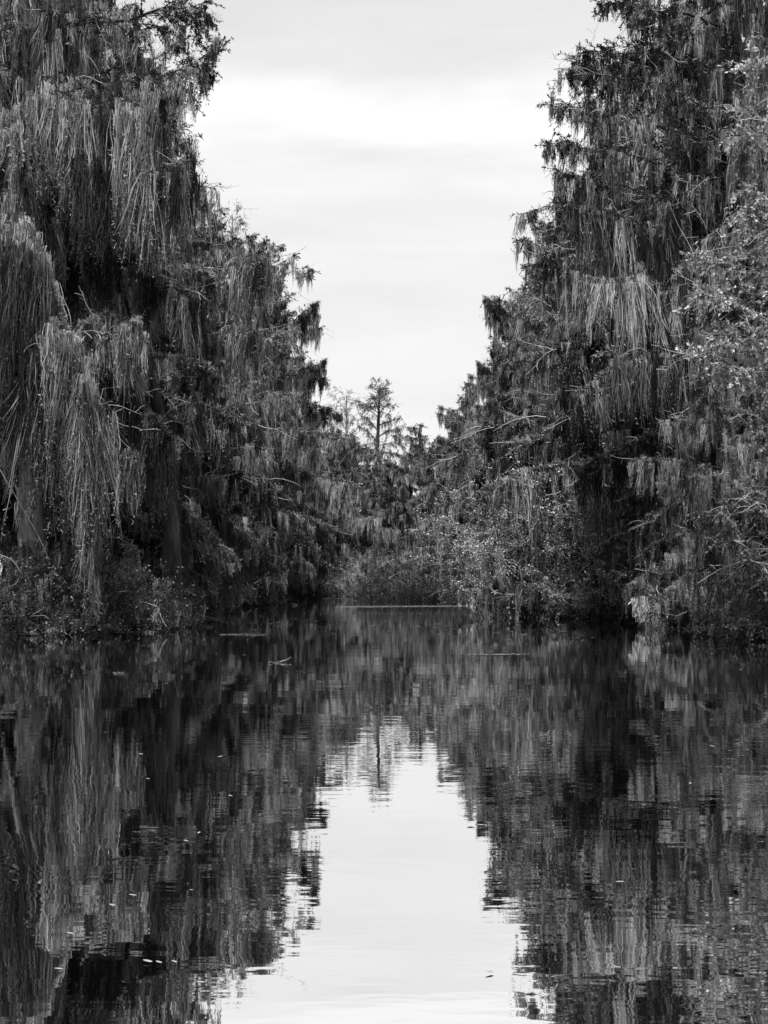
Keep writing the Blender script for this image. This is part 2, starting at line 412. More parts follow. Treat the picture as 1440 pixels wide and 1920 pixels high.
# ------------------------------------------------------------------ sky and sun
SUN_EL, SUN_AZ = math.radians(60), math.radians(188)    # behind the camera
def world():
    w = bpy.data.worlds.new('World'); bpy.context.scene.world = w; w.use_nodes = True
    nt = w.node_tree; N = nt.nodes; L = nt.links
    bg = N['Background']; bg.inputs['Strength'].default_value = .1
    sk = N.new('ShaderNodeTexSky'); sk.sky_type = 'NISHITA'; sk.sun_disc = False; sk.sun_elevation = SUN_EL; sk.sun_rotation = SUN_AZ
    bw = N.new('ShaderNodeRGBToBW'); L.new(sk.outputs[0], bw.inputs[0])
    tc = N.new('ShaderNodeTexCoord'); sep = N.new('ShaderNodeSeparateXYZ'); L.new(tc.outputs['Generated'], sep.inputs[0])
    def noise(sc, det, dist=0.):
        mp = N.new('ShaderNodeMapping'); mp.inputs['Scale'].default_value = sc
        nz = N.new('ShaderNodeTexNoise'); nz.inputs['Scale'].default_value = 1; nz.inputs['Detail'].default_value = det; nz.inputs['Distortion'].default_value = dist
        L.new(tc.outputs['Generated'], mp.inputs['Vector']); L.new(mp.outputs[0], nz.inputs['Vector']); return nz.outputs['Fac']
    n1 = noise((2.5, 2.5, 15), 5, .5); n2 = noise((5, 5, 30), 5, .3)
    # elevation warped by noise picks the cloud layer
    def ma(op, a, b):
        x = N.new('ShaderNodeMath'); x.operation = op
        for i, q in enumerate((a, b)):
            if isinstance(q, (int, float)): x.inputs[i].default_value = q
            else: L.new(q, x.inputs[i])
        return x.outputs[0]
    e = ma('ADD', sep.outputs['Z'], ma('MULTIPLY', ma('SUBTRACT', n1, .5), .15))
    cr = N.new('ShaderNodeValToRGB'); L.new(e, cr.inputs[0]); r = cr.color_ramp; r.interpolation = 'B_SPLINE'
    stops = [(0, .88), (.10, .90), (.19, .87), (.235, .85), (.262, .92), (.285, 1.12), (.31, .94), (.335, .80), (.39, .77), (.55, .8), (1, .95)]
    while len(r.elements) > 1: r.elements.remove(r.elements[0])
    r.elements[0].position = 0; r.elements[0].color = (.88 / 2.5,) * 3 + (1,)
    for p, v in stops[1:]:
        el = r.elements.new(p); el.color = (v / 2.5,) * 3 + (1,)
    cl = ma('MULTIPLY', cr.outputs[0], 25.8)
    cl = ma('MULTIPLY', cl, ma('ADD', .86, ma('MULTIPLY', n2, .28)))
    mix = ma('ADD', ma('MULTIPLY', cl, .985), ma('MULTIPLY', bw.outputs[0], .015))
    L.new(mix, bg.inputs['Color'])
    sl = bpy.data.lights.new('sun', 'SUN'); sl.energy = 5.0; sl.angle = math.radians(5); sl.color = (1, 1, 1)
    so = bpy.data.objects.new('sun', sl); C.objects.link(so)
    # light travels away from the sun's place in the sky
    d = V([math.sin(SUN_AZ) * math.cos(SUN_EL), math.cos(SUN_AZ) * math.cos(SUN_EL), math.sin(SUN_EL)])
    so.rotation_euler = (math.pi / 2 - SUN_EL, 0, math.atan2(d[0], -d[1])) 
    so.location = (0, -20, 40)
world()

# ------------------------------------------------------------------ trees
def place(o, px, d, rz, sc=1., z=.05, off=0.):
    o.location = ((px - 720) / F * d + off, d, z); o.rotation_euler = (0, 0, rz); o.scale = (sc,) * 3 if not isinstance(sc, tuple) else sc
    return o
PI = math.pi

# --- nearest left cypress: leaves the top of the frame
def front_left():
    o = tree('cypress_tree', 'towering moss-draped cypress filling the top left corner', H=24, r=.42, c0=.30, nl=42,
             prof=lambda h: 5.4 * (1 - h) ** .5 + .8, fol=.8, mos=1.7, ml=4.6, bias=.55, hr=.13)
    place(o, 60, 46, 0)
    base = V(o.location)
    def ex(pts, **k):   # extra bough through photo points
        P = V([at(*p) for p in pts]) - base
        n = 12; t = np.linspace(0, 1, len(P)); tt = np.linspace(0, 1, n)
        P = np.stack([np.interp(tt, t, P[:, i]) for i in range(3)], -1)
        P[1:-1] += rng.normal(0, .04, P[1:-1].shape)
        return limb(o, None, 0, 0, 0, path=P, **k)
    ex([(90, 60, 46), (200, 40, 44), (300, 22, 43), (360, 12, 43), (398, 28, 43)], r0=.07, fol=1.8, mos=.45, ml=.9, mtop=.45)
    ex([(80, 150, 46), (180, 145, 44), (270, 150, 43), (350, 130, 42), (412, 80, 42)], r0=.06, fol=1.3, mos=.6, ml=1.2)
    ex([(80, 190, 46), (160, 170, 44), (270, 160, 43), (340, 150, 42), (400, 118, 42)], r0=.06, fol=1.0, mos=.9, ml=2.6)
    ex([(60, 240, 46), (160, 200, 44), (250, 200, 43), (330, 190, 42)], r0=.07, fol=.6, mos=1.8, ml=5.0)
    ex([(60, 330, 46), (160, 280, 44), (240, 290, 43), (320, 310, 42), (350, 300, 42)], r0=.07, fol=.6, mos=1.8, ml=5.0)
    return o
def beard(o, pts, n, L, mt, rot=1, hr=.12, spread=.2, S=18, fuzz=60, tint=0.):
    reseed()
    global LT
    base = V(o.location); P = V([at(*p) for p in pts]) - base; P[:, :2] *= rot
    p, _ = pick(P[None], np.zeros(n, int), rng.random(n)); p += rng.normal(0, spread, p.shape)
    b = Buf(); LT = tint
    LL = rng.uniform(*L, n); LL = np.minimum(LL, np.maximum(p[:, 2] + base[2] - .05, .2))
    hanks(b, p, LL, hr, S, .02, fuzz=fuzz, curl=.05, nseg=7); LT = 0.
    b.build('moss', mt, o)
FL = front_left()
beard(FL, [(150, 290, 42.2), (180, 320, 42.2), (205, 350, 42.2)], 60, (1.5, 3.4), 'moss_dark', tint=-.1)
beard(FL, [(60, 165, 42.6), (120, 200, 42.4), (160, 215, 42.4)], 60, (1.5, 3.6), 'moss', tint=.15)
beard(FL, [(225, 200, 42.2), (270, 210, 42.2), (300, 240, 42.2)], 70, (2.0, 5.0), 'moss', tint=.15)
beard(FL, [(10, 200, 42.2), (30, 240, 42.0)], 25, (.8, 1.6), 'moss', tint=.3)

# --- the heavy leaning bough with its beard, lower left, on a snag of its own
def draped():
    reseed()
    o = empty('leaning_cypress'); o.location = at(-60, 1180, 40); o.location[2] = .05
    tag(o, 'leaning dark cypress under a heavy moss beard at the lower left edge', 'tree')
    base = V(o.location)
    def pth(pts, n=14, j=.03):
        P = V([at(*p) for p in pts]) - base; t = np.linspace(0, 1, len(P)); tt = np.linspace(0, 1, n)
        P = np.stack([np.interp(tt, t, P[:, i]) for i in range(3)], -1); P[1:-1] += rng.normal(0, j, P[1:-1].shape); return P
    P = pth([(-60, 1190, 40), (-30, 900, 40), (0, 600, 40), (20, 480, 40), (35, 400, 40)])
    b = Buf(); tubes(b, P, np.linspace(.4, .14, 14)[None], 9, V([.3]), .2); b.build('trunk', 'bark', o)
    K = dict(fol=0., S=24, fuzz=20, dead=.5, subl=.5)
    limb(o, None, 0, 0, 0, .13, path=pth([(38, 402, 40), (75, 470, 39.5), (105, 560, 39), (130, 660, 38.6), (165, 740, 38.3), (182, 800, 38.2)]), mos=2.6, ml=5.2, hr=.16, mtop=0, **K)
    limb(o, None, 0, 0, 0, .09, path=pth([(20, 480, 40), (0, 600, 39.4), (-30, 700, 39)]), mos=2.2, ml=4.2, mtop=0, **K)
    limb(o, None, 0, 0, 0, .07, path=pth([(5, 560, 40), (40, 640, 39.5), (80, 700, 39), (110, 800, 38.6)]), mos=2.4, ml=3.8, hr=.15, mtop=0, **K)
    beard(o, [(100, 610, 38.3), (130, 680, 38.1), (160, 745, 38.), (182, 800, 38.)], 110, (2.2, 4.2), 'moss', tint=-.05)
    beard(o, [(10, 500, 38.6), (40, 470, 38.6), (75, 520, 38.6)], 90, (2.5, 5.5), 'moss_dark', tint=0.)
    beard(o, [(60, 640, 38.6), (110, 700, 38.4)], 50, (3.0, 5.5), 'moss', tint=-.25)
    # the long thin tail that reaches the water
    tb = Buf()
    for py, L in ((760, 3.6), (860, 3.2), (960, 2.2), (1000, 2.0), (1060, 1.6)):
        A = V([at(168 + rng.normal(0, 4), py + 12 * k, 38.2) for k in range(4)]) - base
        hanks(tb, A, np.minimum(L, A[:, 2] - .02 + base[2]), .13, 24, .02, fuzz=40)
    tb.build('moss_tail', 'moss', o)
    return o
draped()

def bough_tree():
    reseed()
    o = empty('stooping_cypress'); o.location = (at(330, 1180, 46)[0], 46, .05)
    tag(o, 'low stooping cypress whose bough carries a dark hanging curtain, left bank', 'tree')
    base = V(o.location)
    def pth(pts, n=12, j=.04):
        P = V([at(*p) for p in pts]) - base; t = np.linspace(0, 1, len(P)); tt = np.linspace(0, 1, n)
        P = np.stack([np.interp(tt, t, P[:, i]) for i in range(3)], -1); P[1:-1] += rng.normal(0, j, P[1:-1].shape); return P
    b = Buf(); tubes(b, pth([(330, 1170, 46), (322, 1000, 46), (300, 800, 46), (260, 640, 46), (230, 520, 46)]), np.linspace(.34, .08, 12)[None], 8, V([.3]), .2); b.build('trunk', 'bark', o)
    K = dict(fol=.15, S=22, fuzz=16, dead=.5)
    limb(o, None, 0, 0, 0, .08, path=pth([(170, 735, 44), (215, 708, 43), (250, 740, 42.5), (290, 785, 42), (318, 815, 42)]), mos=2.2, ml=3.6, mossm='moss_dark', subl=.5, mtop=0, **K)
    limb(o, None, 0, 0, 0, .06, path=pth([(300, 800, 46), (270, 830, 43), (240, 850, 42.5)]), mos=1.8, ml=3.0, subl=.6, mtop=0, **K)
    limb(o, None, 0, 0, 0, .07, path=pth([(262, 640, 46), (230, 600, 44), (190, 590, 43), (150, 610, 42.5)]), mos=1.8, ml=3.4, subl=.6, **K)
    limb(o, None, 0, 0, 0, .07, path=pth([(240, 560, 46), (280, 520, 44), (330, 530, 43), (370, 560, 43)]), mos=1.8, ml=3.2, subl=.7, **K)
    return o
bough_tree()

# --- nearest right cypress
def front_right():
    o = tree('cypress_tree', 'towering dark cypress filling the top right corner, long moss strings', H=24, r=.42, c0=.28, nl=48,
             prof=lambda h: 4.4 * (1 - h) ** .6 + .8, fol=1.3, mos=1.15, ml=4.2, bias=.5, dead=.7, mossm='moss', hr=.11)
    place(o, 1400, 46, PI)
    base = V(o.location)
    def ex(pts, **k):
        P = V([at(*p) for p in pts]) - base
        P[:, :2] *= -1
        n = 12; t = np.linspace(0, 1, len(P)); tt = np.linspace(0, 1, n)
        P = np.stack([np.interp(tt, t, P[:, i]) for i in range(3)], -1); P[1:-1] += rng.normal(0, .05, P[1:-1].shape)
        return limb(o, None, 0, 0, 0, path=P, subl=.6, **k)
    ex([(1400, 60, 46), (1300, 30, 45), (1200, 15, 44), (1130, 5, 44)], r0=.07, fol=1.6, mos=.5, ml=1.2)
    ex([(1400, 150, 46), (1290, 110, 45), (1180, 100, 44), (1080, 85, 44)], r0=.07, fol=1.9, mos=.6, ml=1.6)
    ex([(1400, 220, 46), (1280, 170, 45), (1150, 140, 44), (1045, 128, 44)], r0=.07, fol=1.9, mos=.6, ml=1.6)
    ex([(1390, 300, 46), (1290, 250, 45), (1180, 220, 44), (1070, 200, 44)], r0=.07, fol=1.6, mos=.8, ml=2.2)
    ex([(1390, 380, 46), (1290, 330, 45), (1180, 290, 44), (1110, 280, 44), (1030, 270, 44)], r0=.08, fol=1.7, mos=.9, ml=2.2)
    ex([(1390, 440, 46), (1290, 400, 45), (1180, 350, 44), (1100, 340, 44), (1045, 320, 44)], r0=.08, fol=1.3, mos=1.2, ml=3.2)
    ex([(1400, 560, 46), (1300, 470, 45), (1180, 410, 44), (1060, 380, 44)], r0=.08, fol=.9, mos=1.8, ml=4.4)
    ex([(1440, 280, 46), (1380, 230, 45), (1310, 195, 44), (1210, 125, 44)], r0=.07, fol=.2, mos=.3, ml=1.2)
    ex([(1400, 640, 46), (1300, 560, 45), (1200, 520, 44), (1090, 520, 44)], r0=.08, fol=.6, mos=1.8, ml=4.4)
    ex([(1400, 740, 46), (1280, 650, 45), (1180, 660, 44), (1080, 740, 44)], r0=.1, fol=.5, mos=1.8, ml=3.4)
    return o
FR = front_right()

# --- prototypes for the rows
protos = {}
def keep(k, o): protos[k] = [o, False]; return o
keep('N1', tree('cypress_tree', 'x', H=18, r=.3, c0=.14, nl=40, prof=lambda h: 3.9 * (1 - h ** 3) ** .7 + .9, fol=.7, mos=1.5, ml=3.6, bias=.5, S=16))
keep('N2', tree('cypress_tree', 'x', H=18, r=.3, c0=.12, nl=38, prof=lambda h: 3.7 * (1 - h ** 4) + 1.0, fol=.9, mos=1.3, ml=3.2, bias=.5, wind=(.08, 0, 0), lean=(.8, .3), S=16))
keep('N3', tree('cypress_tree', 'x', H=18, r=.3, c0=.12, nl=40, prof=lambda h: 3.7 * (1 - h ** 3) + 1.1, fol=1.4, mos=1.1, ml=2.8, bias=.4, lean=(.4, -.5), dead=.5, S=15))
MK = dict(split=False, lod=1.4, S=16, fuzz=0, hr=.16)
keep('M1', tree('cypress_tree', 'x', H=20, r=.3, c0=.12, nl=52, prof=lambda h: 3.9 * (1 - h ** 3) + 1.3, fol=1.5, mos=1.6, ml=2.8, bias=.4, **MK))
keep('M2', tree('cypress_tree', 'x', H=20, r=.3, c0=.12, nl=52, prof=lambda h: 3.6 * (1 - h ** 5) + 1.4, fol=1.6, mos=1.4, ml=2.6, bias=.4, lean=(.6, 0), **MK))
keep('M3', tree('cypress_tree', 'x', H=20, r=.28, c0=.10, nl=50, prof=lambda h: 3.8 * (1 - h ** 3.5) + 1.1, fol=.8, mos=2.3, ml=4.4, bias=.4, **MK))
keep('B1', tree('cypress_tree', 'x', H=20, r=.2, c0=.25, nl=44, prof=lambda h: 3.2 * (1 - h ** 3) + 1.3, fol=.35, mos=.25, ml=1.2, bias=.1,
                split=False, lod=1.2, S=8, fuzz=0, leafm='needles_light', bark='bark_pale', el=(.5, 1.1), droop=.2, sub_d=.2))

def inst(k, px, d, rz, H, label, group=None, wid=1.0, off=0):
    pr = protos[k]
    o = pr[0] if not pr[1] else copy_tree(pr[0])
    pr[1] = True
    h0 = 18 if k[0] == 'N' else 20
    s = H / h0
    place(o, px, d, rz, (s * wid, s * wid, s), off=off)
    if 'group' in o: del o['group']
    tag(o, label, 'tree', group)
    return o
def topH(py, d): return CH + (HY - py) / F * d
J = lambda: prng.normal(0, .35)

SIL = [  # kind, trunk px, distance, top row, width, label
 ('N1', 215, 56, 235, 1.0, 'moss-curtained cypress just behind the towering top left one'),
 ('N3', 240, 64, 300, .95, 'bushy cypress with fine twigs against the bright cloud, upper left'),
 ('N2', 300, 72, 372, 1.0, 'moss-curtained cypress on the left bank, third crown down the skyline'),
 ('M1', 378, 82, 392, .9, 'broad dark-topped cypress of the left skyline beside a feathery pale one'),
 ('B1', 438, 84, 405, .9, 'pale feathery bare-twigged tree poking from the left skyline'),
 ('M2', 468, 92, 470, 1.0, 'dense dark cypress halfway down the left skyline'),
 ('M1', 496, 103, 545, .95, 'dark layered cypress below the halfway point of the left skyline'),
 ('M2', 503, 112, 590, .95, 'dark cypress with a ragged side, left skyline above the moss-hung bough'),
 ('M3', 522, 122, 650, .9, 'cypress whose top bough holds a hanging moss strip against the sky'),
 ('M1', 566, 134, 728, .75, 'small flat-topped dark cypress at the foot of the left skyline'),
 ('B1', 648, 146, 742, 1.2, 'pale open tree left of the lone far cypress'),
 ('M2', 800, 132, 805, 1.2, 'rounded light-topped tree right of the lone far cypress'),
 ('M1', 885, 104, 728, .85, 'dark spiky cypress starting the right skyline'),
 ('M1', 940, 95, 660, .75, 'dark cypress second up the right skyline'),
 ('M2', 990, 90, 575, .8, 'leafy cypress third up the right skyline'),
 ('M1', 1025, 82, 500, .85, 'shaggy cypress halfway up the right skyline'),
 ('M2', 1062, 77, 432, .9, 'cypress with dark crown just left of the pale bare tree'),
 ('B1', 1062, 74, 362, .8, 'pale bare-twigged tree against the sky below the top right cypress'),
 ('N2', 1130, 66, 380, .9, 'moss-strung cypress behind the pale bare tree on the right bank'),
 ('N3', 1180, 58, 290, .9, 'dark twiggy cypress behind the towering top right one'),
]
for k, px, d, py, w, lab in SIL:
    right = px > 720
    inst(k, px, d, (PI if right else 0) + J(), topH(py, d), lab, wid=w)
FILL = [('N1', 1310, 46.5, 620), ('N1', -60, 50, -60), ('N2', -30, 58, 0), ('N3', 60, 60, -80), ('N1', 130, 54, -120), ('N2', 30, 50, -150), ('N1', 200, 60, 40), ('N3', 1290, 54, -120), ('N1', 1380, 52, -160), ('N2', 1200, 62, 120), ('N3', 1440, 48, -100),  # left bank rows then right bank rows: kind, px, d, top row
 ('N2', 20, 52, 250), ('N3', 120, 50, 520), ('N1', 150, 62, 330), ('N1', 250, 70, 470), ('N1', 290, 54, 700), ('N2', 345, 62, 640), ('N1', 392, 72, 560),
 ('N2', 432, 80, 600), ('N1', 470, 88, 640), ('N2', 500, 97, 680), ('N1', 515, 106, 710), ('M1', 575, 118, 780), ('M3', 625, 124, 800), ('M1', 655, 128, 820), ('M2', 680, 134, 860),
 ('M3', 120, 80, 330), ('M2', 230, 92, 420), ('M3', 330, 100, 520), ('M2', 420, 115, 610), ('M1', 500, 130, 700),
 ('M3', 762, 126, 850), ('M2', 730, 130, 885), ('M1', 690, 132, 880), ('M2', 740, 128, 905), ('M1', 820, 114, 830), ('M3', 868, 98, 800), ('N2', 890, 94, 770), ('N1', 960, 86, 700), ('N1', 985, 76, 640), ('M3', 1035, 80, 600),
 ('N2', 1080, 72, 620), ('N1', 1150, 70, 560), ('N1', 1280, 60, 420), ('N2', 1310, 54, 330), ('N3', 1430, 44, 500), ('N1', 1360, 42, 620),
 ('M3', 1180, 82, 330), ('M2', 1080, 95, 480), ('M3', 1280, 78, 300), ('M1', 1020, 108, 600), ('M2', 940, 122, 720), ('M1', 880, 134, 790), ('M2', 1400, 62, 240), ('M3', 1500, 54, 300),
]
for k, px, d, py in FILL:
    right = px > 720
    side = 'right' if right else 'left'
    inst(k, px, d, (PI if right else 0) + J(), topH(py, d),
         'moss-hung cypress lost in the tangled mass of the %s bank' % side, 'cypresses massed on the %s bank' % side, wid=1.0)

for i in range(30):   # the banks beside and behind the viewer carry the same trees
    y = -62 + 6 * (i // 2) + prng.normal(0, 1); x = (17.5 + prng.uniform(0, 3)) * (1 if i % 2 else -1)
    if y > 24: continue
    o = inst(['M1', 'M3', 'M2'][i % 3], 720, 10, (PI if x > 0 else 0) + J(), prng.uniform(17, 22), 'moss-hung cypress on the bank beside the viewer', 'cypresses beside the viewer')
    o.location = (x, y, .05)
# --- the lone far cypress
def far_tree():
    reseed()
    H = topH(722, 141)
    o = empty('cypress_tree'); tag(o, 'lone tall far cypress against the sky at the bend', 'tree')
    P = trunk_path(H, (.5, 0), wob=.05); t = np.linspace(0, 1, len(P))
    b = Buf(); tubes(b, P, (.34 * (1 - t) ** .7 + .05)[None], 8, tint=V([.5]), bump=.2); b.build('trunk', 'bark', o)
    mg = (Buf(), Buf(), Buf(), Buf())
    K = dict(lod=1.5, S=8, fuzz=0, merged=mg, sub_d=.2, dead=.1)
    for i in range(26):
        h = rng.uniform(.84, .985); p, _ = pick(P[None], V([0]), V([h]))
        limb(o, p[0], i * 2.4, rng.uniform(-.1, 1.1), rng.uniform(1.4, 2.6) * (1.15 - .5 * (h - .84) / .14), .045, .15, .75, .1, .8, **K)
    for h, az, e, L in ((.80, .2, .75, 2.6), (.77, 2.9, 1.0, 2.4), (.745, -.2, .55, 3.0), (.72, 3.3, .9, 2.6), (.70, .1, .25, 2.9), (.67, .4, .1, 2.6), (.66, 3.0, .5, 2.2),
                        (.64, 1.6, .3, 2.0), (.62, -1.4, .3, 2.0), (.6, .1, .2, 2.4), (.58, 3.1, .3, 2.2)):
        p, _ = pick(P[None], V([0]), V([h])); limb(o, p[0], az, e, L, .06, .25, .6, .7, 1.7, **K)
    mg[0].build('branches', 'bark', o); mg[1].build('crown', 'needles_light', o); mg[2].build('moss', 'moss', o); mg[3].build('dead_twigs', 'twig_pale', o)  # crown gets lighter needles, distance haze put into the colour
    place(o, 702, 141, 0)
    o2 = tree('cypress_tree', 'bare dark forked cypress below the lone far one', H=topH(845, 136), r=.25, c0=.5, nl=9,
             prof=lambda h: 2.6, fol=.3, mos=1.2, ml=1.8, bias=0, lod=1.6, S=8, fuzz=0, split=False, el=(.8, 1.1), droop=.1, wob=.05)
    place(o2, 715, 136, .6)
far_tree()

# ------------------------------------------------------------------ shrubs
keep('S1', shrub('swamp_shrub', 'x', W=2.4, H=3.4, ns=60, leafm='leaf_mid', K=11, mos=.5))
keep('S2', shrub('swamp_shrub', 'x', W=2.6, H=3.0, ns=60, leafm='leaf_dark', K=14, mos=.25))
keep('S3', shrub('swamp_shrub', 'x', W=2.4, H=3.4, ns=130, leafm='leaf_bright', K=14, lk=.75, mos=.25, wood='bark_pale', dead=.15, tw=10, sr=.010))
keep('S5', shrub('swamp_shrub', 'x', W=3.0, H=6.4, ns=170, leafm='leaf_bright', K=13, lk=.8, mos=.3, wood='bark_pale', dead=.15, tw=16, sr=.013, elr=1.05))
keep('S4', shrub('swamp_shrub', 'x', W=2.2, H=4.6, ns=50, leafm='leaf_mid', K=10, mos=.6, ml=1.3, dead=.4))
def sh(k, x, y, s, label, group=None, rz=None):
    pr = protos[k]; o = pr[0] if not pr[1] else copy_tree(pr[0]); pr[1] = True
    o.location = (x, y, 0.0); o.rotation_euler = (0, 0, prng.random() * 6.3 if rz is None else rz); o.scale = (s, s, s * prng.uniform(.85, 1.15))
    if 'group' in o: del o['group']
    tag(o, label, 'shrub', group)
def sp(k, px, d, s, label, group=None): sh(k, (px - 720) / F * d, d, s, label, group)
sp('S3', 1100, 54.6, 1.05, 'palest bushy shrub at the right waterline, tallest at its middle')
sp('S3', 1050, 55, .9, 'pale shrub left of the palest one, behind the fallen white branch')
sp('S3', 1165, 54.2, 1.05, 'pale shrub right of the palest one, over the curved root')
sp('S5', 1095, 56, 1.15, 'high pale moss-veiled shrub behind the palest bushes')
sp('S5', 1165, 55.5, 1.1, 'high rounded pale shrub under the long moss strings, right bank')
sp('S5', 1035, 57, .9, 'pale feathery shrub where the right bank turns')
for px, d, k_, s_ in ((1230, 54, 'S5', .8), (1275, 50.5, 'S5', .7), (1235, 51.5, 'S1', 1.0), (1262, 50.5, 'S4', 1.1), (1290, 49, 'S1', .95), (1250, 54, 'S4', 1.5), (1215, 55, 'S1', 1.1), (1320, 47, 'S2', 1.0), (1300, 52, 'S4', 1.6)):
    sp(k_, px, d, s_, 'mid-grey shrub between the palest bushes and the right edge', 'shrubs right of the palest bushes')
for i in range(40):   # left bank fringe
    y = prng.uniform(38, 116); x = np.interp(y, LB[:, 0], LB[:, 1]) - prng.uniform(-.3, 2.2)
    sh(prng.choice(['S1', 'S2', 'S4', 'S1']), x, y, prng.uniform(.6, 1.05), 'leafy mid-grey shrub in the tangled fringe of the left bank', 'shrubs fringing the left bank')
for i in range(8):
    px = prng.uniform(-20, 300); d = prng.uniform(40.5, 44)
    sp(prng.choice(['S1', 'S2', 'S4']), px, d, prng.uniform(.6, .95), 'leafy shrub below the towering top left cypress, at the water', 'shrubs below the top left cypress')
for i in range(42):
    y = prng.uniform(34, 84)
    if 49 < y < 63: continue
    x = np.interp(y, RB[:, 0], RB[:, 1]) + prng.uniform(-.2, 2.2)
    sh(prng.choice(['S1', 'S2', 'S4', 'S2']), x, y, prng.uniform(.6, 1.05), 'leafy mid-grey shrub in the tangled fringe of the right bank', 'shrubs fringing the right bank')
for i in range(26):
    px = prng.uniform(600, 960); d = prng.uniform(100, 122)
    if px > 700: d = prng.uniform(89, 112)
    sp(prng.choice(['S1', 'S3', 'S4', 'S1']), px, d, prng.uniform(.8, 1.25), 'grey shrub in the thicket closing the far end of the channel', 'shrubs closing the far end')
for i in range(18):
    sp('S2', 690 + i * 15 + prng.normal(0, 6), prng.uniform(84.8, 87.5), prng.uniform(.4, .62), 'low dark shrub on the flat point ahead', 'low dark shrubs on the point')

# --- broadleaf branches reaching in from the right edge
def broadleaf():
    reseed()
    o = empty('broadleaf_tree'); o.location = (at(1560, 1180, 36)[0], 36, .1)
    tag(o, 'pale-leaved broadleaf tree reaching in from the right edge', 'tree')
    base = V(o.location)
    def pth(pts, n=12, j=.05):
        P = V([at(*p) for p in pts]) - base; t = np.linspace(0, 1, len(P)); tt = np.linspace(0, 1, n)
        P = np.stack([np.interp(tt, t, P[:, i]) for i in range(3)], -1); P[1:-1] += rng.normal(0, j, P[1:-1].shape); return P
    b = Buf(); tubes(b, pth([(1560, 1190, 36), (1550, 900, 36), (1530, 600, 36), (1490, 400, 36), (1470, 250, 36)]), np.linspace(.22, .03, 12)[None], 8, V([.5]), .15)
    b.build('trunk', 'bark_pale', o)
    low = [(1555, 1020, 36), (1550, 950, 36), (1555, 1100, 36)]
    K = dict(wood='bark_pale', mos=.1, ml=.8, dead=.2, sub_d=.16, fol=.8, leafk=.9, lw=2.3)
    for pts in ([(1545, 830, 36), (1480, 730, 35), (1400, 690, 34), (1310, 660, 33.5)], [(1540, 700, 36), (1470, 620, 35), (1390, 560, 34), (1300, 545, 33.5)],
                [(1530, 600, 36), (1470, 530, 35), (1400, 500, 34), (1310, 480, 34)], [(1500, 450, 36), (1450, 380, 35), (1400, 350, 34.5)], [(1545, 850, 36), (1480, 800, 35), (1400, 770, 34.5)],
                [(1545, 760, 36), (1480, 680, 35), (1430, 640, 34.5), (1370, 620, 34)], [(1500, 520, 36), (1440, 450, 35), (1380, 420, 34.5)],
                [(1555, 1020, 36), (1490, 1030, 35), (1420, 1030, 34.5), (1330, 1010, 34)], [(1550, 950, 36), (1480, 930, 35), (1400, 930, 34.5), (1350, 950, 34)],
                [(1555, 1100, 36), (1480, 1060, 35), (1410, 1050, 34.5)], [(1480, 300, 36), (1430, 240, 35), (1400, 120, 34.5)]):
        limb(o, None, 0, 0, 0, .034, path=pth(pts), leafm='leaf_mid' if pts[0] in low else 'leaf_pale', **K)
broadleaf()

# --- broken pale snag with leafy shoots
def snag():
    reseed()
    o = empty('dead_snag'); o.location = (at(1072, 1150, 66)[0], 66, .1)
    tag(o, 'pale broken snag with leafy shoots rising over the right bank shrubs', 'dead tree')
    base = V(o.location)
    P = V([at(*p) for p in [(1072, 1160, 66), (1074, 1000, 66), (1076, 900, 66), (1068, 820, 66), (1066, 770, 66), (1060, 722, 66)]]) - base
    b = Buf(); tubes(b, P, V([[.2, .17, .15, .12, .09, .03]]), 8, V([.6]), .25); b.build('trunk', 'bark_pale', o)
    for pts in ([(1070, 840, 66), (1050, 790, 65.5), (1035, 760, 65)], [(1074, 850, 66), (1095, 800, 65.5), (1105, 755, 65)], [(1074, 880, 66), (1050, 860, 65.5), (1025, 850, 65)]):
        Q = V([at(*p) for p in pts]) - base
        limb(o, None, 0, 0, 0, .03, path=Q, wood='bark_pale', leafm='leaf_mid', fol=.6, mos=.2, ml=.6, sub_d=.2, leafk=1.3, subl=.7)
snag()

# --- fallen white branch
def tube_thing(name, label, cat, pts, r, m, k=6, forks=()):
    b = Buf(); P = V([at(*p) for p in pts]); c = P[0].copy()
    n = max(8, len(P) * 3); t = np.linspace(0, 1, len(P)); tt = np.linspace(0, 1, n)
    Q = np.stack([np.interp(tt, t, P[:, i]) for i in range(3)], -1) - c; Q[1:-1] += rng.normal(0, r * .7, Q[1:-1].shape)
    tubes(b, Q, (r * np.linspace(1, .4, n))[None], k, bump=.2)
    for fp in forks:
        G = V([at(*p) for p in fp]) - c; tubes(b, G, (r * .5 * np.linspace(1, .4, len(G)))[None], 4)
    o = b.build(name, m); o.location = c; tag(o, label, cat); return o
tube_thing('fallen_branch', 'bare white branch slanting down across the shrubs, right of centre', 'branch',
           [(1018, 994, 54), (985, 972, 54), (960, 962, 54), (934, 950, 54)], .05, 'twig_pale', forks=[[(960, 962, 54), (925, 945, 54), (905, 948, 54)]])
tube_thing('arched_root', 'pale wavy root lying along the right waterline', 'root',
           [(1105, 1136, 52.5), (1130, 1140, 52.5), (1160, 1141, 52.5), (1185, 1133, 52.5), (1200, 1132, 52.5)], .03, 'bark_pale')
tube_thing('curved_branch', 'bare curved branch arching in the lower left thicket', 'branch',
           [(0, 1040, 39), (25, 1050, 39), (40, 1075, 39), (30, 1095, 39), (15, 1100, 39)], .014, 'bark_pale')
tube_thing('bare_branch', 'thin bare stem slanting down through the lower left thicket', 'branch',
           [(0, 880, 39), (40, 950, 39), (70, 1000, 39), (92, 1050, 39)], .014, 'bark_pale')

